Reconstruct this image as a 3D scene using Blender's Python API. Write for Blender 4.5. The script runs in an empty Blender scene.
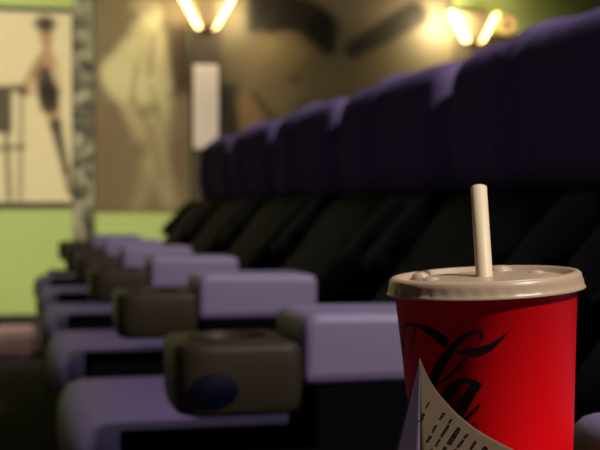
import bpy, bmesh, math, random
import numpy as np
from mathutils import Vector, Matrix

random.seed(4)
S = bpy.context.scene
COL = S.collection
EYE = 0.76                      # camera height above the floor
F = 1167.0                      # focal length in pixels of the 600x450 frame
TH = math.atan(280 / F)         # the camera looks this far right of the row
PITCH = math.atan(17 / F)       # and this far down

# ------------------------------------------------------------------ camera
cam_d = bpy.data.cameras.new('camera')
cam = bpy.data.objects.new('camera', cam_d)
COL.objects.link(cam)
S.camera = cam
cam_d.sensor_width = 36
cam_d.lens = F / 600 * 36
cam_d.clip_start = 0.01
cam.location = (0, 0, EYE)
cam.rotation_euler = (math.pi / 2 - PITCH, 0, -TH)
cam_d.dof.use_dof = True
cam_d.dof.focus_distance = 0.548
cam_d.dof.aperture_fstop = 12.5
cam_d.dof.aperture_blades = 7
R3 = cam.rotation_euler.to_matrix()
CAM = Vector((0, 0, EYE))

# ------------------------------------------------------------------ world, exposure
w = bpy.data.worlds.new('world')
S.world = w
w.use_nodes = True
w.node_tree.nodes['Background'].inputs[0].default_value = (0.75, 0.7, 1.0, 1)
w.node_tree.nodes['Background'].inputs[1].default_value = 0.001
S.view_settings.view_transform = 'Standard'
S.view_settings.look = 'None'
S.view_settings.gamma = 1
S.view_settings.use_curve_mapping = False
S.view_settings.exposure = 0.0


# ------------------------------------------------------------------ lights
def lamp(name, kind, loc, target, power, color, size=0.3, **kw):
    d = bpy.data.lights.new(name, kind)
    o = bpy.data.objects.new(name, d)
    COL.objects.link(o)
    o.location = loc
    if target is not None:
        o.rotation_euler = (Vector(target) - Vector(loc)).to_track_quat('-Z', 'Y').to_euler()
    d.energy = power
    d.color = color
    if kind == 'AREA':
        d.shape = 'DISK'
        d.size = size
    else:
        d.shadow_soft_size = size
    for k, v in kw.items():
        setattr(d, k, v)
    return o


KEY = Vector((0.36, -0.66, 0.66)).normalized()
kp = Vector((0.35, 1.6, 0.6)) + KEY * 8.5
lamp('house_spot', 'SPOT', kp, (0.35, 1.9, 0.55), 2900, (1.0, 0.88, 0.80), 0.28,
     spot_size=math.radians(56), spot_blend=0.6)
lamp('left_wall_fill', 'SPOT', (-1.3, 3.6, 5.2), (-0.45, 7.8, 0.85), 1500, (1.0, 0.92, 0.66), 0.15,
     spot_size=math.radians(50), spot_blend=0.9)  # added spot out of view, brightens the left wall, panel and step
lamp('top_fill', 'SPOT', (2.6, 2.2, 6.9), (0.6, 2.5, 0.7), 480, (0.95, 0.86, 1.0), 0.2,
     spot_size=math.radians(52), spot_blend=0.7)  # overhead fill added for the headrest, pad and lid tops
lamp('left_fill', 'AREA', (-4.5, -3.2, 1.9), (0.5, 1.2, 0.6), 9, (1.0, 0.80, 0.92), 2.2)  # soft fill added from the left, in place of an unseen screen
lamp('wall_wash', 'SPOT', (1.9, 6.2, 5.0), (1.8, 7.8, 1.8), 75, (1.0, 0.92, 0.76), 0.2,
     spot_size=math.radians(62), spot_blend=1.0)


# ------------------------------------------------------------------ measuring helpers
def ray(u, v):
    return R3 @ Vector(((u - 300) / F, -(v - 225) / F, -1))


def P(u, v, d):                 # the point seen at u,v at camera depth d
    return CAM + ray(u, v) * d


WY = 7.80                       # the far wall


def W(u, v, y=WY):
    r = ray(u, v)
    return CAM + r * (y / r.y)


def lin(c):
    c = np.asarray(c, float) / 255.0
    return np.where(c <= 0.04045, c / 12.92, ((c + 0.055) / 1.055) ** 2.4)


# ------------------------------------------------------------------ materials
def mat(name, color, rough=0.5, spec=0.5, bump=None, var=None, coat=0.0, sheen=0.0, trans=0.0, sss=0.0):
    m = bpy.data.materials.new(name)
    m.use_nodes = True
    nt = m.node_tree
    b = nt.nodes['Principled BSDF']
    b.inputs['Base Color'].default_value = (*color, 1)
    b.inputs['Roughness'].default_value = rough
    b.inputs['Specular IOR Level'].default_value = spec
    b.inputs['Coat Weight'].default_value = coat
    b.inputs['Sheen Weight'].default_value = sheen
    if trans:
        b.inputs['Transmission Weight'].default_value = trans
    if sss:
        b.inputs['Subsurface Weight'].default_value = sss
        b.inputs['Subsurface Radius'].default_value = (0.004, 0.003, 0.002)
    tc = nt.nodes.new('ShaderNodeTexCoord')
    if var:                     # (scale, amount)
        n = nt.nodes.new('ShaderNodeTexNoise')
        n.inputs['Scale'].default_value = var[0]
        n.inputs['Detail'].default_value = 5
        nt.links.new(tc.outputs['Object'], n.inputs['Vector'])
        mx = nt.nodes.new('ShaderNodeMix')
        mx.data_type = 'RGBA'
        k = var[1]
        mx.inputs[6].default_value = (*[c * (1 - k) for c in color], 1)
        mx.inputs[7].default_value = (*[min(1, c * (1 + k)) for c in color], 1)
        nt.links.new(n.outputs['Fac'], mx.inputs[0])
        nt.links.new(mx.outputs[2], b.inputs['Base Color'])
    if bump:                    # (scale, strength, distance)
        n = nt.nodes.new('ShaderNodeTexNoise')
        n.inputs['Scale'].default_value = bump[0]
        n.inputs['Detail'].default_value = 4
        nt.links.new(tc.outputs['Object'], n.inputs['Vector'])
        bp = nt.nodes.new('ShaderNodeBump')
        bp.inputs['Strength'].default_value = bump[1]
        bp.inputs['Distance'].default_value = bump[2]
        nt.links.new(n.outputs['Fac'], bp.inputs['Height'])
        nt.links.new(bp.outputs['Normal'], b.inputs['Normal'])
    return m


def emit(name, color, strength):
    m = bpy.data.materials.new(name)
    m.use_nodes = True
    b = m.node_tree.nodes['Principled BSDF']
    b.inputs['Base Color'].default_value = (*color, 1)
    b.inputs['Emission Color'].default_value = (*color, 1)
    b.inputs['Emission Strength'].default_value = strength
    return m


def print_mat(name, rough=0.55):
    m = bpy.data.materials.new(name)
    m.use_nodes = True
    nt = m.node_tree
    a = nt.nodes.new('ShaderNodeAttribute')
    a.attribute_name = 'ink'
    nt.links.new(a.outputs['Color'], nt.nodes['Principled BSDF'].inputs['Base Color'])
    nt.nodes['Principled BSDF'].inputs['Roughness'].default_value = rough
    nt.nodes['Principled BSDF'].inputs['Specular IOR Level'].default_value = 0.2
    return m


M_LEATHER = mat('seat_leather', (0.088, 0.067, 0.138), 0.55, 0.12, bump=(60, 0.25, 0.004))
M_WRINKLE = mat('headrest_leather', (0.150, 0.112, 0.235), 0.7, 0.0, bump=(22, 0.2, 0.005))
M_BACK = mat('back_leather', (0.012, 0.010, 0.014), 0.7, 0.05, bump=(40, 0.3, 0.006))
M_PAD = mat('armrest_vinyl', (0.160, 0.134, 0.228), 0.5, 0.35, bump=(160, 0.2, 0.002))
M_POD = mat('cup_holder_plastic', (0.021, 0.016, 0.009), 0.5, 0.15, bump=(300, 0.15, 0.001))
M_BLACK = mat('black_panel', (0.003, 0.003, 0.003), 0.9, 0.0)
M_OVAL = mat('dark_blue_oval', (0.0015, 0.002, 0.010), 0.6, 0.05)
M_WALL = mat('green_wall_paint', (0.38, 0.46, 0.15), 0.7, 0.2, var=(3, 0.08))
M_BASE = mat('dark_baseboard', (0.02, 0.018, 0.016), 0.6, 0.3)
M_CARPET = mat('carpet', (0.045, 0.034, 0.042), 0.95, 0.1, var=(35, 0.35), bump=(200, 0.5, 0.004))
M_STEP = mat('step_carpet', (0.30, 0.20, 0.21), 0.95, 0.1, var=(30, 0.3), bump=(200, 0.5, 0.004))
M_CEIL = mat('ceiling_paint', (0.02, 0.02, 0.022), 0.9, 0.1)
M_SIDE = mat('side_wall_paint', (0.03, 0.028, 0.03), 0.9, 0.1)
M_PILLAR = mat('dark_pilaster_paint', (0.06, 0.045, 0.028), 0.6, 0.3, var=(8, 0.3))
M_BAND = mat('pilaster_light_band', (0.64, 0.54, 0.46), 0.45, 0.4, var=(6, 0.15))  # light on the pilaster, put into the colour
M_FRAME = mat('poster_frame', (0.03, 0.025, 0.02), 0.5, 0.4)
M_SHADE = emit('sconce_amber_glass', (0.25, 0.18, 0.09), 0.16)
M_GLOW = emit('sconce_glass', (1.0, 0.72, 0.28), 7.0)
M_ROSE = mat('rosette_tan', (0.50, 0.36, 0.16), 0.6, 0.3, var=(15, 0.3))
M_RED = mat('red_paper', (0.72, 0.002, 0.006), 0.45, 0.15, bump=(500, 0.1, 0.0006))
M_INK = mat('black_ink', (0.006, 0.002, 0.003), 0.45, 0.3)
M_LID = mat('frosted_lid_plastic', (0.56, 0.43, 0.29), 0.36, 0.5, trans=0.25)
M_STRAW = mat('cream_straw', (0.70, 0.60, 0.40), 0.45, 0.35)
M_PAPER = mat('grey_tan_paper', (0.125, 0.092, 0.056), 0.8, 0.2, var=(120, 0.12))
M_PAPERBACK = mat('grey_paper_back', (0.15, 0.115, 0.18), 0.8, 0.2, var=(120, 0.12))


# ------------------------------------------------------------------ object helpers
def obj(name, bm, m, parent=None, smooth=True, recalc=True):
    if recalc:
        bmesh.ops.recalc_face_normals(bm, faces=bm.faces)
    me = bpy.data.meshes.new(name)
    bm.to_mesh(me)
    bm.free()
    for f in me.polygons:
        f.use_smooth = smooth
    for mm in (m if isinstance(m, (list, tuple)) else [m]):
        me.materials.append(mm)
    o = bpy.data.objects.new(name, me)
    COL.objects.link(o)
    if parent:
        o.parent = parent
    return o


def thing(name, label, cat, loc=(0, 0, 0), group=None):
    o = bpy.data.objects.new(name, None)
    COL.objects.link(o)
    o.location = loc
    o.empty_display_size = 0.05
    return tag(o, label, cat, group)


def tag(o, label, cat, group=None):
    o['label'] = label
    o['category'] = cat
    if group:
        o['group'] = group
    return o


def struct(name, bm, m, smooth=False):
    o = obj(name, bm, m, None, smooth)
    o['kind'] = 'structure'
    return o


def copy_tree(o, parent=None):
    c = o.copy()
    COL.objects.link(c)
    c.parent = parent
    for ch in list(o.children):
        copy_tree(ch, c)
    return c


def box(bm, a, b, bevel=0.0, seg=3):
    a, b = Vector(a), Vector(b)
    r = bmesh.ops.create_cube(bm, size=1)
    for v in r['verts']:
        v.co = Vector(((a[i] + b[i]) / 2 + v.co[i] * (b[i] - a[i]) for i in range(3)))
    if bevel:
        es = list({e for v in r['verts'] for e in v.link_edges})
        bmesh.ops.bevel(bm, geom=es, offset=bevel, segments=seg, affect='EDGES', profile=0.5)
    return bm


def loops(bm, rings, cap0=True, cap1=True, closed=True):
    vr = [[bm.verts.new(p) for p in r] for r in rings]
    n = len(vr[0])
    for a, b in zip(vr, vr[1:]):
        for i in range(n if closed else n - 1):
            j = (i + 1) % n
            bm.faces.new((a[i], a[j], b[j], b[i]))
    if cap0:
        bm.faces.new(vr[0])
    if cap1:
        bm.faces.new(list(reversed(vr[-1])))
    return vr


def roundpoly(pts, radii, seg=6):
    out = []
    n = len(pts)
    for i in range(n):
        p = Vector(pts[i])
        a = (Vector(pts[i - 1]) - p)
        b = (Vector(pts[(i + 1) % n]) - p)
        r = radii[i]
        ang = a.angle(b)
        t = min(r / math.tan(ang / 2), a.length * 0.48, b.length * 0.48)
        p0, p1 = p + a.normalized() * t, p + b.normalized() * t
        for k in range(seg + 1):
            s = k / seg
            out.append(p0 * (1 - s) ** 2 + p * 2 * s * (1 - s) + p1 * s * s)
    return out


def resample(pts, n):
    pts = [Vector(p) for p in pts]
    ring = pts + [pts[0]]
    L = [0]
    for a, b in zip(ring, ring[1:]):
        L.append(L[-1] + (b - a).length)
    out, k = [], 0
    for i in range(n):
        t = L[-1] * i / n
        while L[k + 1] < t:
            k += 1
        s = (t - L[k]) / max(1e-9, L[k + 1] - L[k])
        out.append(ring[k].lerp(ring[k + 1], s))
    return out


def pillow(bm, pts, radii, y0, y1, r, n=64, belly=0.0, mid=9, wave=None):
    """an XZ outline carried along Y with rounded ends; belly swells the middle"""
    prof = resample(roundpoly(pts, radii), n)
    cx = sum((p.x for p in prof)) / n
    cz = sum((p.y for p in prof)) / n
    nor = []
    for i in range(n):
        t = prof[(i + 1) % n] - prof[i - 1]
        nn = Vector((t.y, -t.x)).normalized()
        if nn.dot(prof[i] - Vector((cx, cz))) < 0:
            nn = -nn
        nor.append(nn)
    secs = []
    for k in range(7):
        a = k / 6 * math.pi / 2
        secs.append((y0 + r * (1 - math.cos(a)) if False else y0 + r * (1 - math.cos(a)), r * (1 - math.sin(a))))
    # quarter circle: at the very end the outline is drawn in by r
    ends = secs
    midl = [(y0 + r + (y1 - y0 - 2 * r) * j / (mid + 1), 0.0) for j in range(1, mid + 1)]
    fin = [(y1 - (y - y0), ins) for y, ins in reversed(ends)]
    rings = []
    for y, ins in ends + midl + fin:
        s = (y - y0) / (y1 - y0)
        bel = belly * math.sin(math.pi * s) ** 0.6 if 0 < s < 1 else 0
        ring = []
        for i in range(n):
            off = bel - ins
            if wave:
                off += wave(s, i / n)
            q = prof[i] + nor[i] * off
            ring.append((q.x, y, q.y))
        rings.append(ring)
    loops(bm, rings)
    return bm


def lathe(bm, prof, n=96, cap0=False, cap1=False):
    rings = [[(r * math.cos(2 * math.pi * i / n), r * math.sin(2 * math.pi * i / n), z) for i in range(n)] for r, z in prof]
    return loops(bm, rings, cap0, cap1)


def tube(bm, pts, rad, n=24):
    pts = [Vector(p) for p in pts]
    rings = []
    for i, p in enumerate(pts):
        t = (pts[min(i + 1, len(pts) - 1)] - pts[max(i - 1, 0)]).normalized()
        x = t.orthogonal().normalized() if abs(t.x) < 0.9 else t.cross(Vector((0, 1, 0))).normalized()
        x = (Vector((1, 0, 0)) - t * t.x).normalized()
        y = t.cross(x)
        rings.append([p + (x * math.cos(2 * math.pi * k / n) + y * math.sin(2 * math.pi * k / n)) * rad for k in range(n)])
    return loops(bm, rings)


# ------------------------------------------------------------------ the room
XL, XR, YB, CH = -7.0, 7.0, -8.0, 7.6
struct('floor', box(bmesh.new(), (XL, YB, -0.1), (XR, WY + 0.1, 0)), M_CARPET)
struct('ceiling', box(bmesh.new(), (XL, YB, CH), (XR, WY + 0.1, CH + 0.1)), M_CEIL)
struct('wall_far', box(bmesh.new(), (XL, WY, 0), (XR, WY + 0.1, CH)), M_WALL)
struct('wall_left', box(bmesh.new(), (XL - 0.1, YB, 0), (XL, WY, CH)), M_SIDE)
struct('wall_right', box(bmesh.new(), (XR, YB, 0), (XR + 0.1, WY, CH)), M_SIDE)
struct('wall_behind', box(bmesh.new(), (XL, YB - 0.1, 0), (XR, YB, CH)), M_SIDE)
struct('baseboard_far', box(bmesh.new(), (XL, WY - 0.02, 0), (XR, WY, EYE + W(30, 314).z - EYE), 0.004), M_BASE)
# low carpeted step in front of the far wall, its right end stopping by the last seat
sx = W(37, 330, 6.0).x
struct('floor_step', box(bmesh.new(), (-4.0, 6.0, 0.0), (sx, 6.40, W(20, 332, 6.0).z), 0.04, 5), M_STEP, True)


def mottled(name):
    m = mat(name, (0.2, 0.2, 0.17), 0.55, 0.3)
    nt = m.node_tree
    tc = nt.nodes.new('ShaderNodeTexCoord')
    n = nt.nodes.new('ShaderNodeTexNoise')
    n.inputs['Scale'].default_value = 6.5
    n.inputs['Detail'].default_value = 2
    n.inputs['Distortion'].default_value = 1.2
    cr = nt.nodes.new('ShaderNodeValToRGB')
    cr.color_ramp.elements[0].position = 0.40
    cr.color_ramp.elements[0].color = (0.035, 0.033, 0.02, 1)
    cr.color_ramp.elements[1].position = 0.62
    cr.color_ramp.elements[1].color = (0.30, 0.28, 0.18, 1)
    nt.links.new(tc.outputs['Object'], n.inputs['Vector'])
    nt.links.new(n.outputs['Fac'], cr.inputs['Fac'])
    nt.links.new(cr.outputs['Color'], nt.nodes['Principled BSDF'].inputs['Base Color'])
    return m


def pilaster(name, u0, u1, m, vtop=-70, vbot=None, dep=0.05):
    z0 = 0.10 if vbot is None else W(u0, vbot).z
    return struct(name, box(bmesh.new(), (W(u0, 100).x, WY - dep, z0), (W(u1, 100).x, WY, W(u1, vtop).z), 0.006), m)


pilaster('trim_1', 73, 93, mottled('mottled_pilaster_paper'))
pilaster('trim_2', 190, 219, M_PILLAR)
pilaster('trim_3', 453, 484, M_PILLAR, vtop=14)
pp = struct('trim_light_band', box(bmesh.new(), (W(192, 100).x, WY - 0.075, W(200, 150).z), (W(217, 100).x, WY - 0.05, W(200, 66).z), 0.01), M_BAND)  # lit stretch of the pilaster, painted as a pale raised panel


# ------------------------------------------------------------------ printed wall panels
def soft(d, e):
    return np.clip(0.5 - d / e, 0, 1)


def cap(U, V, a, b, r0, r1=None, e=5.0):
    r1 = r0 if r1 is None else r1
    ax, ay = a
    bx, by = b
    dx, dy = bx - ax, by - ay
    t = np.clip(((U - ax) * dx + (V - ay) * dy) / max(1e-6, dx * dx + dy * dy), 0, 1)
    return soft(np.hypot(U - ax - t * dx, V - ay - t * dy) - (r0 + (r1 - r0) * t), e)


def ell(U, V, c, rx, ry, deg=0, e=6.0):
    a = math.radians(deg)
    x = (U - c[0]) * math.cos(a) + (V - c[1]) * math.sin(a)
    y = -(U - c[0]) * math.sin(a) + (V - c[1]) * math.cos(a)
    return soft((np.hypot(x / rx, y / ry) - 1) * min(rx, ry), e)


def rect(U, V, x0, y0, x1, y1, e=4.0):
    d = np.maximum(np.maximum(x0 - U, U - x1), np.maximum(y0 - V, V - y1))
    return soft(d, e)


def mural(label, u0, v0, u1, v1, bg, shapes, frame=0.0, dep=0.012, step=1.6):
    """a printed panel on the far wall; u, v measure the panel against the wall"""
    a, b = W(u0, v0), W(u1, v1)
    x0, x1, z1 = a.x, b.x, a.z
    z0 = min(W(u0, v1).z, b.z)
    root = thing('wall_mural', label, 'mural', (x0, WY, z0))
    nx = int((u1 - u0) / step) + 2
    nz = int((v1 - v0) / step) + 2
    X, Z = np.meshgrid(np.linspace(x0, x1, nx), np.linspace(z0, z1, nz))
    U = u0 + (X - x0) / (x1 - x0) * (u1 - u0)
    V = v1 - (Z - z0) / (z1 - z0) * (v1 - v0)
    C = np.ones((nz, nx, 3)) * lin(bg)
    for mask, col, alpha in shapes(U, V):
        k = (mask * alpha)[..., None]
        C = C * (1 - k) + lin(col) * k
    rng = np.random.default_rng(int(u0) + 100)
    C = C * (1 + 0.10 * (rng.random((nz, nx, 1)) - 0.5))
    bm = bmesh.new()
    vs = [[bm.verts.new((X[j, i] - x0, -dep, Z[j, i] - z0)) for i in range(nx)] for j in range(nz)]
    for j in range(nz - 1):
        for i in range(nx - 1):
            bm.faces.new((vs[j][i], vs[j][i + 1], vs[j + 1][i + 1], vs[j + 1][i]))
    bk = [bm.verts.new((xx, 0, zz)) for xx, zz in ((0, 0), (x1 - x0, 0), (x1 - x0, z1 - z0), (0, z1 - z0))]
    bm.faces.new([bk[3], bk[2], bk[1], bk[0]])
    edge = [[v for v in vs[0]], [r[-1] for r in vs], list(reversed(vs[-1])), list(reversed([r[0] for r in vs]))]
    for k, e in enumerate(edge):
        bm.faces.new([bk[(k + 1) % 4], *reversed(e), bk[k]])
    o = obj('printed_panel', bm, print_mat('print'), root, False)
    at = o.data.color_attributes.new('ink', 'FLOAT_COLOR', 'POINT')
    flat = np.zeros((len(o.data.vertices), 4))
    flat[:, 3] = 1
    flat[:nx * nz, :3] = C.reshape(-1, 3)
    flat[nx * nz:, :3] = lin((30, 25, 20))
    at.data.foreach_set('color', flat.ravel())
    if frame:
        fb = bmesh.new()
        W_, H_ = x1 - x0, z1 - z0
        for p, q in (((-frame, -0.02, -frame), (W_ + frame, 0, 0)), ((-frame, -0.02, H_), (W_ + frame, 0, H_ + frame)),
                     ((-frame, -0.02, 0), (0, 0, H_)), ((W_, -0.02, 0), (W_ + frame, 0, H_))):
            box(fb, p, q)
        obj('frame', fb, M_FRAME, root, False)
    return root


def art1(U, V):
    dk, tan = (40, 28, 20), (150, 112, 78)
    yield rect(U, V, -60, 8, 72, 120, 60), (205, 188, 150), 0.4
    yield cap(U, V, (40, 56), (20, 90), 4, 3), tan, 0.8            # arms
    yield cap(U, V, (20, 90), (30, 92), 3), tan, 0.8
    yield cap(U, V, (54, 58), (60, 90), 4, 3), tan, 0.5
    yield cap(U, V, (47, 110), (40, 150), 7, 4), (215, 190, 150), 0.5
    yield cap(U, V, (51, 104), (56, 124), 9, 6), tan, 0.7          # legs
    yield cap(U, V, (55, 122), (66, 170), 6, 3.5), dk, 0.9
    yield cap(U, V, (66, 170), (70, 192), 3.5, 3), dk, 0.8
    yield cap(U, V, (47, 40), (46, 60), 4, 8), tan, 0.8            # neck, chest
    yield ell(U, V, (46, 31), 7, 10), tan, 0.9
    yield ell(U, V, (45, 20), 11, 8), dk, 0.95                      # hair
    yield cap(U, V, (43, 72), (48, 92), 9, 10), dk, 0.95           # dark costume
    yield cap(U, V, (48, 90), (49, 102), 11, 10), dk, 0.9
    yield cap(U, V, (38, 66), (33, 84), 4, 3), tan, 0.6
    yield rect(U, V, -60, 84, 11, 132), dk, 0.9                     # chair
    yield cap(U, V, (14, 86), (24, 88), 4), dk, 0.8
    yield cap(U, V, (5, 130), (8, 198), 2.5), dk, 0.8
    yield cap(U, V, (21, 90), (19, 198), 2), dk, 0.7
    yield cap(U, V, (-14, 130), (-12, 198), 2.5), dk, 0.8
    yield cap(U, V, (-10, 148), (22, 146), 2.5), dk, 0.7


def art2(U, V):
    pale, mid, dk = (188, 178, 132), (150, 136, 98), (52, 38, 25)
    yield rect(U, V, 168, 22, 200, 92, 14), dk, 0.85
    yield rect(U, V, 92, 120, 116, 215, 30), (100, 75, 55), 0.5
    yield ell(U, V, (170, 160), 22, 26, 0, 20), (96, 76, 52), 0.6
    yield cap(U, V, (146, 118), (168, 200), 15, 8, 10), mid, 0.75      # legs
    yield cap(U, V, (130, 110), (152, 165), 13, 10, 12), mid, 0.7
    yield cap(U, V, (152, 165), (136, 208), 9, 6, 10), mid, 0.5
    yield cap(U, V, (146, 34), (140, 84), 17, 17, 10), pale, 0.75      # trunk
    yield cap(U, V, (128, 46), (114, 72), 9, 12, 8), pale, 0.8         # arm and sleeve
    yield ell(U, V, (120, 80), 17, 24, -25, 10), pale, 0.95            # skirt
    yield ell(U, V, (147, 98), 22, 32, -12, 12), pale, 0.75
    yield ell(U, V, (150, 132), 20, 24, 0, 14), mid, 0.6
    yield cap(U, V, (138, 112), (152, 108), 5, 7, 8), (108, 96, 64), 0.6
    yield ell(U, V, (140, 150), 8, 10, 20, 8), (88, 74, 50), 0.5
    yield cap(U, V, (158, 42), (166, 84), 7, 6, 8), pale, 0.6          # other arm
    yield ell(U, V, (150, 14), 11, 13, 10, 6), pale, 0.85              # head
    yield ell(U, V, (144, 4), 15, 9, 0, 6), mid, 0.8
    yield cap(U, V, (154, 34), (149, 72), 2.5, 3, 6), (104, 86, 60), 0.55
    yield cap(U, V, (136, 66), (130, 104), 2, 3, 6), (112, 98, 68), 0.55
    yield cap(U, V, (134, 100), (150, 128), 3, 3, 8), (108, 94, 64), 0.6
    yield cap(U, V, (150, 84), (160, 122), 2, 3, 7), (120, 104, 72), 0.5
    yield cap(U, V, (112, 108), (136, 150), 3, 4, 8), (95, 76, 52), 0.6
    yield cap(U, V, (150, 130), (160, 176), 2, 3, 7), (92, 76, 52), 0.5


def art3(U, V):
    dk, tan = (20, 15, 11), (132, 114, 80)
    yield rect(U, V, 214, 0, 460, 200, 10), (90, 81, 58), 1.0
    yield rect(U, V, 300, -60, 440, 20, 30), (128, 114, 92), 0.7
    yield rect(U, V, 214, 82, 238, 220, 8), dk, 0.85
    yield ell(U, V, (268, 80), 30, 44, 10, 20), tan, 0.6
    yield ell(U, V, (362, 100), 58, 44, -12, 30), tan, 0.35
    yield ell(U, V, (300, 66), 34, 26, 20, 20), tan, 0.3
    yield ell(U, V, (292, 16), 44, 24, 12, 8), dk, 0.9
    yield cap(U, V, (318, 22), (324, 42), 14, 9, 8), dk, 0.9
    yield cap(U, V, (258, -10), (252, 24), 12, 7, 8), dk, 0.9
    yield ell(U, V, (284, 44), 22, 16, 0, 8), tan, 0.75
    yield cap(U, V, (350, 44), (412, 6), 9, 14, 8), dk, 0.9
    yield ell(U, V, (292, 76), 7, 5, 0, 6), (70, 55, 36), 0.7
    yield cap(U, V, (252, 92), (270, 116), 3, 4, 6), (58, 42, 28), 0.7
    yield cap(U, V, (300, 104), (318, 118), 4, 5, 8), (52, 38, 26), 0.7
    yield cap(U, V, (244, 100), (250, 130), 8, 10, 8), (150, 112, 70), 0.5


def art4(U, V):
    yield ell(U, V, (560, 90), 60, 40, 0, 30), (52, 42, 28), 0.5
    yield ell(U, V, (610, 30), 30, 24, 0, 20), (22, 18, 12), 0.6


mural('cream printed panel of a dark costumed figure leaning by a chair, at far left', -62, 8, 72, 202, (204, 192, 152), art1, 0.028)
mural('brown printed panel of a pale draped figure between the mottled pilaster and the one with the light band', 94, -60, 189, 211, (112, 97, 70), art2)
mural('wide dark brown printed panel of two close faces with dark hair, between the sconces', 219, -90, 453, 260, (90, 81, 58), art3, step=2.2)
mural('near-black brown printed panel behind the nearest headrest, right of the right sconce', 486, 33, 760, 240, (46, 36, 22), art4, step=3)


# ------------------------------------------------------------------ sconces
def sconce(u, v, label, glow):
    c = W(u, v)
    root = thing('wall_sconce', label, 'wall lamp', (c.x, WY - 0.05, c.z), 'warm lit sconces on the far wall')
    H = 0.20
    bm = bmesh.new()           # bronze shield, an upside-down wedge
    rings = []
    for z, hw, d in ((0.0, 0.043, 0.06), (0.02, 0.048, 0.085), (H * 0.7, 0.115, 0.10), (H, 0.15, 0.10)):
        rings.append([(-hw, -0.005, z), (hw, -0.005, z), (hw * 0.86, -d, z), (-hw * 0.86, -d, z)])
    loops(bm, rings)
    bmesh.ops.bevel(bm, geom=list(bm.edges), offset=0.004, segments=2, affect='EDGES')
    obj('shield', bm, M_SHADE, root, False)
    for s in (-1, 1):          # lit glass strip down each slanted side
        gb = bmesh.new()
        a0, a1 = Vector((s * 0.046, 0, 0.0)), Vector((s * 0.158, 0, H))
        wd = 0.024
        r = []
        for k in range(2):
            q = (a0, a1)[k]
            r.append([(q.x, -0.004, q.z), (q.x + s * wd, -0.004, q.z + 0.012), (q.x + s * wd, -0.07, q.z + 0.012), (q.x, -0.09, q.z)])
        loops(gb, r)
        bmesh.ops.bevel(gb, geom=list(gb.edges), offset=0.003, segments=2, affect='EDGES')
        obj('glass_strip', gb, M_GLOW, root, False)['label'] = 'glowing warm glass strip'
    for s in (-1, 1):          # the light the strips throw on the wall
        b = lamp('sconce_bulb', 'AREA', (s * 0.21, -0.20, H * 0.6), (s * 0.22, 0, H * 0.5), glow[s > 0], (1.0, 0.84, 0.54), 0.14)
        b.parent = root
    bb = bmesh.new()
    box(bb, (-0.03, -0.02, 0.03), (0.03, 0.0, H - 0.03))
    obj('back_plate', bb, M_SHADE, root, False)
    return root


sconce(205, 31, 'lit wall sconce above the pilaster with the light band, left of the two in view', (1.5, 3.5))
sconce(469, 44, 'lit wall sconce above the purple headrests, right of the two in view', (9.0, 1.0))

# tan rosette on the green wall
rc = W(505, 25)
rs = thing('wall_rosette', 'round tan ring-shaped rosette on the green wall, right of the right sconce', 'ornament', (rc.x, WY, rc.z))
bm = bmesh.new()
loops(bm, [[((0.055 + 0.028 * math.cos(b)) * math.cos(a), -0.03 - 0.028 * math.sin(b), (0.055 + 0.028 * math.cos(b)) * math.sin(a))
            for b in [2 * math.pi * j / 12 for j in range(12)]] for a in [2 * math.pi * i / 32 for i in range(33)]], False, False)
bmesh.ops.remove_doubles(bm, verts=bm.verts, dist=1e-5)
obj('ring', bm, M_ROSE, rs)
bm = bmesh.new()
lathe(bm, [(0.035, 0.0), (0.035, 0.012)], 24, True, True)
bmesh.ops.rotate(bm, verts=bm.verts, matrix=Matrix.Rotation(math.pi / 2, 3, 'X'))
obj('hub', bm, M_FRAME, rs)

# ------------------------------------------------------------------ recliner seats
PITCHY = 0.78
ARM0 = 0.465                    # near side of the nearest armrest
AW = 0.16                       # armrest width


def E(pts):                     # profile heights are given from the eye
    return [(x, z + EYE) for x, z in pts]


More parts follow.
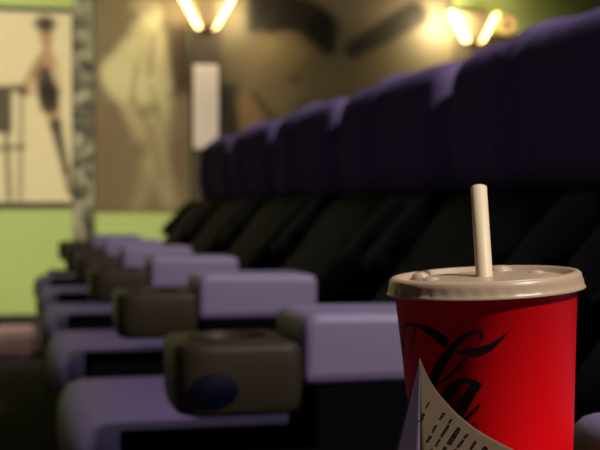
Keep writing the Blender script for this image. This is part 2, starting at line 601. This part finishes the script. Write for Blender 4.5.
def make_seat(label):
    root = thing('recliner_seat', label, 'cinema seat', (0.35, 0, 0), 'leather recliner seats in the row')
    root.location = (0, 0, 0)
    y0, y1 = AW + 0.004, PITCHY - 0.004
    # seat cushion, rolled over at the front
    bm = bmesh.new()
    pillow(bm, E([(0.075, -0.365), (0.070, -0.294), (0.30, -0.294), (0.60, -0.31), (0.60, -0.365)]), [0.03, 0.12, 0.1, 0.04, 0.03],
           y0, y1, 0.045, belly=0.022)
    obj('seat_cushion', bm, M_LEATHER, root)
    bm = bmesh.new()            # leg rest hanging below the cushion
    pillow(bm, E([(0.085, -0.64), (0.085, -0.395), (0.15, -0.395), (0.15, -0.64)]), [0.03] * 4, y0 + 0.01, y1 - 0.01, 0.02, n=32, belly=0.008)
    obj('leg_rest', bm, M_BACK, root)
    bm = bmesh.new()
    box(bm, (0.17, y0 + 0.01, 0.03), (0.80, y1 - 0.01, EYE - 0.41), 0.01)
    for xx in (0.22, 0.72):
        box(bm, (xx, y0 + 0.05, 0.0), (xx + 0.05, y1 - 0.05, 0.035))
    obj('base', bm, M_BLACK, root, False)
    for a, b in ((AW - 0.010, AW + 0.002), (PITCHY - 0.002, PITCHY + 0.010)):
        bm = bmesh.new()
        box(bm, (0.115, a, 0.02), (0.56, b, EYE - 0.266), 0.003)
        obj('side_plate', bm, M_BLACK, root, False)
    # backrest: middle panel and two side bolsters, leaning back
    yb0, yb1 = AW / 2 + 0.010, PITCHY + AW / 2 - 0.010
    bp = [(0.605, -0.40), (0.560, -0.20), (0.735, 0.022), (0.92, 0.022), (0.84, -0.40)]
    bm = bmesh.new()
    pillow(bm, E(bp), [0.03, 0.08, 0.05, 0.03, 0.03], yb0 + 0.155, yb1 - 0.155, 0.03, belly=0.012)
    obj('backrest', bm, M_BACK, root)
    for a, b in ((yb0, yb0 + 0.15), (yb1 - 0.15, yb1)):
        bm = bmesh.new()
        pillow(bm, E([(0.63, -0.11), (0.605, -0.11), (0.725, 0.022), (0.92, 0.022), (0.86, -0.11)]), [0.02, 0.02, 0.05, 0.03, 0.03],
               a, b, 0.045, n=48, belly=0.01, mid=4)
        obj('side_bolster', bm, M_BACK, root)
    # headrest pillow with gathers along its top
    rnd = random.Random(7)
    ph = [rnd.uniform(0, 6.28) for _ in range(4)]

    def gathers(s, t):
        g = 0.0014 * math.sin(s * 19 + ph[2]) + 0.0004 * math.sin(s * 75 + ph[0] + 9 * t)
        k = math.exp(-((s - 0.57) / 0.09) ** 2)                  # creases across the middle of the top
        return g + k * 0.0075 * math.sin(s * 62 + 30 * t)
    bm = bmesh.new()
    pillow(bm, E([(0.795, 0.020), (0.775, 0.14), (0.790, 0.287), (0.97, 0.287), (0.98, 0.020)]), [0.05, 0.2, 0.075, 0.06, 0.04],
           yb0 + 0.004, yb1 - 0.004, 0.06, n=96, belly=0.012, mid=64, wave=gathers)
    obj('headrest', bm, M_WRINKLE, root)
    return root


seat_labels = [
    'dark leather recliner seat half hidden behind the red cup, nearest the camera',
    'purple leather recliner seat with the largest headrest, just behind the drink straw',
    'purple leather recliner seat with the second largest headrest, below and left of the right sconce',
    'purple leather recliner seat third in size, its headrest before the dark haired faces',
    'dark recliner seat with a small dim headrest, last but one before the far wall',
    'dark recliner seat at the far end of the row, beside the pilaster with the light band',
]
proto = make_seat(seat_labels[0])
proto.location = (0, ARM0, 0)
for i in range(1, 6):
    s = copy_tree(proto)
    s.location = (0, ARM0 + PITCHY * i, 0)
    s['label'] = seat_labels[i]

# ------------------------------------------------------------------ armrests
PT = EYE - 0.149                # top of the cup holder block
PCX, PCY = 0.2345, 0.0840        # centre of the cup holder inside its armrest
HOLE = 0.0445


def pod_outline(shrink, n=96):
    out = []
    a, b = 0.0715 - shrink, AW / 2 - shrink
    for i in range(n):
        t = 2 * math.pi * i / n
        c, s = math.cos(t), math.sin(t)
        e = 5.0 if c < 0 else 9.0
        r = (abs(c / a) ** e + abs(s / b) ** e) ** (-1 / e)
        out.append((PCX + r * c, AW / 2 + r * s))
    return out


def make_armrest(label):
    root = thing('armrest_console', label, 'armrest', (0, 0, 0), 'armrests with cup holders')
    bm = bmesh.new()
    n = 96
    circ = lambda r, z: [(PCX + r * math.cos(2 * math.pi * i / n), PCY + r * math.sin(2 * math.pi * i / n), z) for i in range(n)]
    rings = [[(x, y, z) for x, y in pod_outline(sh)] for sh, z in
             ((0.012, PT - 0.079), (0.005, PT - 0.077), (0.002, PT - 0.070), (0.0, PT - 0.05), (0.0, PT - 0.008), (0.002, PT - 0.003), (0.006, PT))]
    rings += [circ(HOLE + 0.006, PT), circ(HOLE + 0.003, PT + 0.003), circ(HOLE, PT + 0.001), circ(HOLE - 0.002, PT - 0.0675)]
    loops(bm, rings)
    obj('cup_holder', bm, M_POD, root)
    bm = bmesh.new()            # purple padded arm
    pillow(bm, E([(0.3045, -0.197), (0.3045, -0.117), (0.520, -0.120), (0.520, -0.197)]), [0.008, 0.02, 0.015, 0.01], 0.004, AW - 0.004, 0.012, n=72)
    obj('arm_pad', bm, M_PAD, root)
    bm = bmesh.new()
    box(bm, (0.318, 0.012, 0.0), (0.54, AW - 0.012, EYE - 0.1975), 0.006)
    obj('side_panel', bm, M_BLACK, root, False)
    return root


arm_labels = [
    'armrest holding the red paper cup, its padded end showing at lower right',
    'large brown cup holder armrest left of the red cup, blue oval on its side',
    'brown cup holder armrest with lilac pad, directly behind the one with the blue oval',
    'third lilac armrest back from the cup, with small tan brown cup holder',
    'fourth lilac armrest back from the cup, dim and thin',
    'fifth armrest back from the cup, a dark sliver before the last one',
    'farthest dark armrest at the end of the row, before the mottled pilaster',
]
aproto = make_armrest(arm_labels[0])
aproto.location = (0, ARM0, 0)
for i in range(1, 7):
    a = copy_tree(aproto)
    a.location = (0, ARM0 + PITCHY * i, 0)
    a['label'] = arm_labels[i]
    if i == 1:                  # thin dark blue oval laid on the side
        bm = bmesh.new()
        lathe(bm, [(1.0, 0.0), (0.96, 0.0012)], 40, True, True)
        for v in bm.verts:
            x, y, z = v.co
            v.co = Vector((0.204 + x * 0.027, -0.0002 - z if False else 0.0006 - z, PT - 0.049 + y * 0.019))
        bd = obj('blue_oval', bm, M_OVAL, a)
        bd['label'] = 'dark blue oval'

# ------------------------------------------------------------------ paper cup
CUP = P(484.3, 273.6, 0.586)      # middle of the lid's top
CUP_H = CUP.z - (PT - 0.066) - 0.0015
right = Vector((math.cos(TH), -math.sin(TH), 0))
away = Vector((math.sin(TH), math.cos(TH), 0))
tilt = Matrix.Rotation(math.radians(-3.0), 4, away) @ Matrix.Rotation(math.radians(1.3), 4, right)
RT, RB = 0.0456, 0.0335         # body radius under the lid and at the foot
LIDH = 0.0095
base = CUP - (tilt.to_3x3() @ Vector((0, 0, CUP_H)))
cup = thing('paper_cup', 'red paper drink cup with black script and a pale lid, in the nearest cup holder', 'cup')
cup.matrix_world = Matrix.Translation(base) @ tilt
MC = Matrix.Translation(base) @ tilt
MCI = MC.inverted()


def body_r(z):
    return RB + (RT - RB) * z / (CUP_H - LIDH * 0.4)


bm = bmesh.new()
zt = CUP_H - LIDH * 0.45
lathe(bm, [(0.0, 0.006), (RB - 0.002, 0.006), (RB - 0.001, 0.0), (RB, 0.001), (body_r(0.05), 0.05), (body_r(0.1), 0.1), (body_r(zt), zt),
           (body_r(zt) + 0.0012, zt + 0.001), (body_r(zt) - 0.001, zt + 0.002), (body_r(zt) - 0.002, zt)], 128)
body = obj('cup_body', bm, M_RED, cup)
# lid: flared skirt, rolled rim, sunk top with a raised middle and small buttons
bm = bmesh.new()
n = 160
RL = 0.0482
prof = [(RL + 0.0010, -0.0083), (RL + 0.0013, -0.0079), (RL + 0.0005, -0.0069), (RL, -0.0059), (RL - 0.0002, -0.0046), (RL - 0.0003, -0.0030), (RL - 0.0006, -0.0012),
        (RL - 0.0018, 0.0), (RL - 0.0036, 0.0003), (RL - 0.0052, -0.0005), (RL - 0.0062, -0.0024), (RL - 0.0075, -0.0030), (0.036, -0.0030), (0.0345, -0.0016),
        (0.028, -0.0012), (0.012, -0.0010), (0.0005, -0.0010)]
rings = []
for k, (r, z) in enumerate(prof):
    ring = []
    for i in range(n):
        a = 2 * math.pi * i / n
        rr = r
        if k in (3, 4):          # crimps around the skirt
            rr += 0.00045 * max(0, math.sin(a * 40)) ** 2
        ring.append((rr * math.cos(a), rr * math.sin(a), CUP_H + z))
    rings.append(ring)
loops(bm, rings, False, True)
lid = obj('lid', bm, M_LID, cup)
lid['label'] = 'pale frosted plastic lid'
la = math.atan2(-right.y, -right.x)      # the left side seen from the camera
for dx, dy, r, h in ((-0.0300, 0.020, 0.0050, 0.0034), (-0.0270, -0.004, 0.0050, 0.0026), (0.0130, 0.030, 0.0070, 0.0040), (0.027, 0.004, 0.0050, 0.0026)):
    c = right * dx + away * dy
    bm = bmesh.new()
    lathe(bm, [(r, -0.0030), (r * 0.95, h * 0.25 - 0.0022), (r * 0.75, h * 0.62 - 0.0022), (r * 0.45, h * 0.85 - 0.0022), (0.0003, h * 0.9 - 0.0022)], 28, False, True)
    bmesh.ops.translate(bm, verts=bm.verts, vec=(c.x, c.y, CUP_H))
    obj('lid_button', bm, M_LID, lid)


# ---- black script, laid on the curved side of the cup
def on_cup(u, v, lift=0.00035):
    o = MCI @ CAM
    d = (MCI.to_3x3() @ ray(u, v)).normalized()
    t = 0.40
    for _ in range(400):
        q = o + d * t
        if math.hypot(q.x, q.y) <= body_r(q.z) + lift:
            break
        t += 0.0005
    lo, hi = t - 0.0005, t
    for _ in range(20):
        m = (lo + hi) / 2
        q = o + d * m
        if math.hypot(q.x, q.y) <= body_r(q.z) + lift:
            hi = m
        else:
            lo = m
    return o + d * hi


def spline(pts, per=7):
    a = np.array(pts, float)
    a = np.vstack([2 * a[0] - a[1], a, 2 * a[-1] - a[-2]])
    out = []
    for i in range(1, len(a) - 2):
        p0, p1, p2, p3 = a[i - 1], a[i], a[i + 1], a[i + 2]
        for k in range(per):
            t = k / per
            out.append(0.5 * (2 * p1 + (p2 - p0) * t + (2 * p0 - 5 * p1 + 4 * p2 - p3) * t * t + (3 * p1 - p0 - 3 * p2 + p3) * t ** 3))
    out.append(a[-2])
    return np.array(out)


def stroke(bm, pts, where, lift, across=4):
    s = spline(pts)
    t = np.gradient(s[:, :2], axis=0)
    t /= np.linalg.norm(t, axis=1)[:, None] + 1e-9
    nn = np.stack([-t[:, 1], t[:, 0]], 1)
    top = [[bm.verts.new(where(*(s[i, :2] + nn[i] * s[i, 2] * 1.15 * (j / across - 0.5)), lift)) for j in range(across + 1)] for i in range(len(s))]
    for i in range(len(s) - 1):
        for j in range(across):
            bm.faces.new((top[i][j], top[i][j + 1], top[i + 1][j + 1], top[i + 1][j]))


letters = [
    # sweeping tail of the capital
    [(400, 327, 2.0), (407, 325, 2.4), (416, 325.2, 3.2), (425, 328.5, 5.0), (435, 335, 7.5), (447.5, 343.5, 8.5)],
    [(415, 326, 0.9), (414.5, 335, 1.0), (411, 345, 1.0), (409, 354, 0.7)],
    [(405, 326, 0.9), (402.5, 335, 1.0), (402.5, 345, 1.0), (405, 354, 1.0), (409, 354, 0.7)],
    # l with its loop and flag
    [(478.5, 343, 1.6), (482.3, 336, 2.6), (479, 331.5, 3.0), (471, 333, 4.0), (460, 340, 6.0), (447, 355, 7.8), (436.5, 372, 8.2), (429, 390, 6.5)],
    [(431, 388, 1.5), (439, 383.5, 1.8), (449, 376, 2.6), (459, 366, 3.0), (466, 357.5, 1.2)],
    [(456, 352.5, 2.0), (463, 353.2, 5.0), (474, 352.0, 7.2), (487, 348.6, 6.4), (498, 341.5, 4.0), (508, 332, 0.8)],
    # a
    [(476, 381.8, 2.0), (467, 380.5, 4.4), (457, 383.5, 6.2), (448.5, 392, 7.8), (443, 403, 8.4), (442, 414, 6.0)],
    [(478, 381.5, 9.5), (472.5, 391, 9.0), (466, 402, 8.6), (458, 417, 8.0)],
    [(456, 421, 2.5), (464, 419.5, 3.0), (471, 414, 3.2), (479.5, 405, 2.6)],
    # registered mark
    [(474 + 3.0 * math.cos(a), 426 + 3.0 * math.sin(a), 0.8) for a in [k * 0.7854 for k in range(9)]],
    [(473, 428, 0.7), (473, 424.3, 0.7), (475, 425, 0.7), (473.2, 426.2, 0.7), (475.2, 428, 0.7)],
]
bm = bmesh.new()
for k, st in enumerate(letters):
    stroke(bm, st, on_cup, 0.00030 + 0.00001 * k)
lt = obj('script_lettering', bm, M_INK, body, recalc=False)
lt.matrix_parent_inverse = Matrix.Identity(4)
lt['label'] = 'black script letters'

# ---- straw
s0, s1 = P(484.3, 277, 0.583), P(478.6, 187.5, 0.600)
ax = (s1 - s0)
bot = s0 - ax.normalized() * 0.115
straw = bmesh.new()
N = 28
up = ax.normalized()
sxv = right - up * right.dot(up)
sxv.normalize()
syv = up.cross(sxv)
RS = 0.0042
ring = lambda c, r: [c + (sxv * math.cos(2 * math.pi * k / N) + syv * math.sin(2 * math.pi * k / N)) * r for k in range(N)]
rings = [ring(bot, RS - 0.0004), ring(bot, RS), ring(s0, RS), ring(s1, RS), ring(s1 + up * 0.0002, RS - 0.0002), ring(s1, RS - 0.0005), ring(bot, RS - 0.0005)]
loops(straw, [[v - s0 for v in r] for r in rings], False, False)
st = obj('drinking_straw', straw, M_STRAW)
st.location = s0
tag(st, 'cream drinking straw standing in the lid of the red cup', 'straw')

# ------------------------------------------------------------------ folded printed paper in front of the cup
def pap_d(u):
    if u >= 420:
        s = (u - 420) / 95
        return 0.530 + 0.004 * s + 0.003 * s * s
    return 0.530 + (420 - u) / 25 * 0.007


vb = 208 + (CAM.z - PT - 0.0010) * F / 0.530
# right face: rows from apex to foot; the right edge swings out in a curve
edge_r = spline([(420, 358, 0), (426, 372.5, 0), (434, 387, 0), (446, 402, 0), (462, 418, 0), (484, 434, 0), (514, 450, 0), (540, 462, 0), (560, 480, 0), (566, 510, 0), (568, vb, 0)], 5)[:, :2]


def at_foot(u, v):
    d = pap_d(u)
    p = P(u, v, d)
    if p.z < PT + 0.0006:       # stop on the armrest
        r = ray(u, v)
        p.z = PT + 0.0006
    return p


paper = thing('folded_paper', 'folded printed paper sheet, pointed corner up, standing before the red cup', 'paper')
bm = bmesh.new()
TK = 0.00025
K = 14


def sheet(bm, rows, m_front=0, m_back=1):
    """rows of points -> a thin sheet"""
    n_r, n_c = len(rows), len(rows[0])
    off = -ray(440, 420).normalized() * TK
    fr = [[bm.verts.new(p + off) for p in r] for r in rows]
    bk = [[bm.verts.new(p) for p in r] for r in rows]
    for i in range(n_r - 1):
        for j in range(n_c - 1):
            f = bm.faces.new((fr[i][j], fr[i + 1][j], fr[i + 1][j + 1], fr[i][j + 1]))
            f.material_index = m_front
            f = bm.faces.new((bk[i][j + 1], bk[i + 1][j + 1], bk[i + 1][j], bk[i][j]))
            f.material_index = m_back
    for i in range(n_r - 1):
        for c in (0, n_c - 1):
            bm.faces.new((fr[i][c], fr[i + 1][c], bk[i + 1][c], bk[i][c])).material_index = m_front
    for j in range(n_c - 1):
        for r in (0, n_r - 1):
            bm.faces.new((fr[r][j], fr[r][j + 1], bk[r][j + 1], bk[r][j])).material_index = m_front


rows = [[at_foot(420 + (u - 420) * j / K, v) for j in range(K + 1)] for u, v in edge_r]
sheet(bm, rows)
obj('printed_face', bm, [M_PAPER, M_PAPERBACK], paper, True)
bm = bmesh.new()
rows = []
for i in range(25):
    v = 358 + (vb - 358) * i / 24
    ul = 420 - (v - 358) * 25 / 92
    ul = max(ul, 386)
    rows.append([at_foot(420 - (420 - ul) * j / 6 - 0.02, v) for j in range(7)])
sheet(bm, rows, 0, 0)
o = obj('blank_face', bm, M_PAPERBACK, paper, True)
o['label'] = 'blank grey purple side of the fold'


def on_paper(u, v, lift):
    return P(u, v, pap_d(u) - TK - 0.0004 - lift)


# rows of small unreadable print, slanting down to the left
bm = bmesh.new()
rr = random.Random(11)
words_px = [((429.5, 402), (426, 408), 1.6), ((424, 413.5), (421.5, 420.5), 3.2),
            ((444.5, 413), (440.5, 419), 3.2), ((436.5, 425), (433, 432), 2.2), ((431, 436), (427, 442), 3.4),
            ((452, 419), (449, 423), 2.6), ((449, 425), (441.5, 436.5), 3.4), ((440, 439), (436, 446), 2.4), ((432, 449), (429, 456), 3.0),
            ((459.5, 428), (449, 444), 5.4), ((446, 447), (442, 454), 4.0), ((468, 434), (464.5, 438), 3.0), ((463.5, 440), (458, 447), 3.6), ((456, 449), (452, 456), 3.2),
            ((476, 441), (471, 449), 3.0), ((486.5, 447), (481, 454), 5.0), ((468, 453), (462, 462), 3.4)]
for a, b, wd in words_px:
    a, b = np.array(a), np.array(b)
    L = np.linalg.norm(b - a)
    t = (b - a) / L
    nrm = np.array((-t[1], t[0]))
    q = 0.0
    while q < L - 0.4:
        g = min(rr.uniform(1.1, 2.2), L - q)
        h = wd * rr.uniform(0.72, 1.0)
        c0, c1 = a + t * q, a + t * (q + g * 0.86)
        pts = [c0 - nrm * h / 2, c0 + nrm * h / 2, c1 + nrm * h / 2, c1 - nrm * h / 2]
        bm.faces.new([bm.verts.new(on_paper(x, y, 0)) for x, y in pts])
        q += g
pr = obj('small_print', bm, M_INK, paper, False, recalc=False)
pr['label'] = 'rows of small black print'
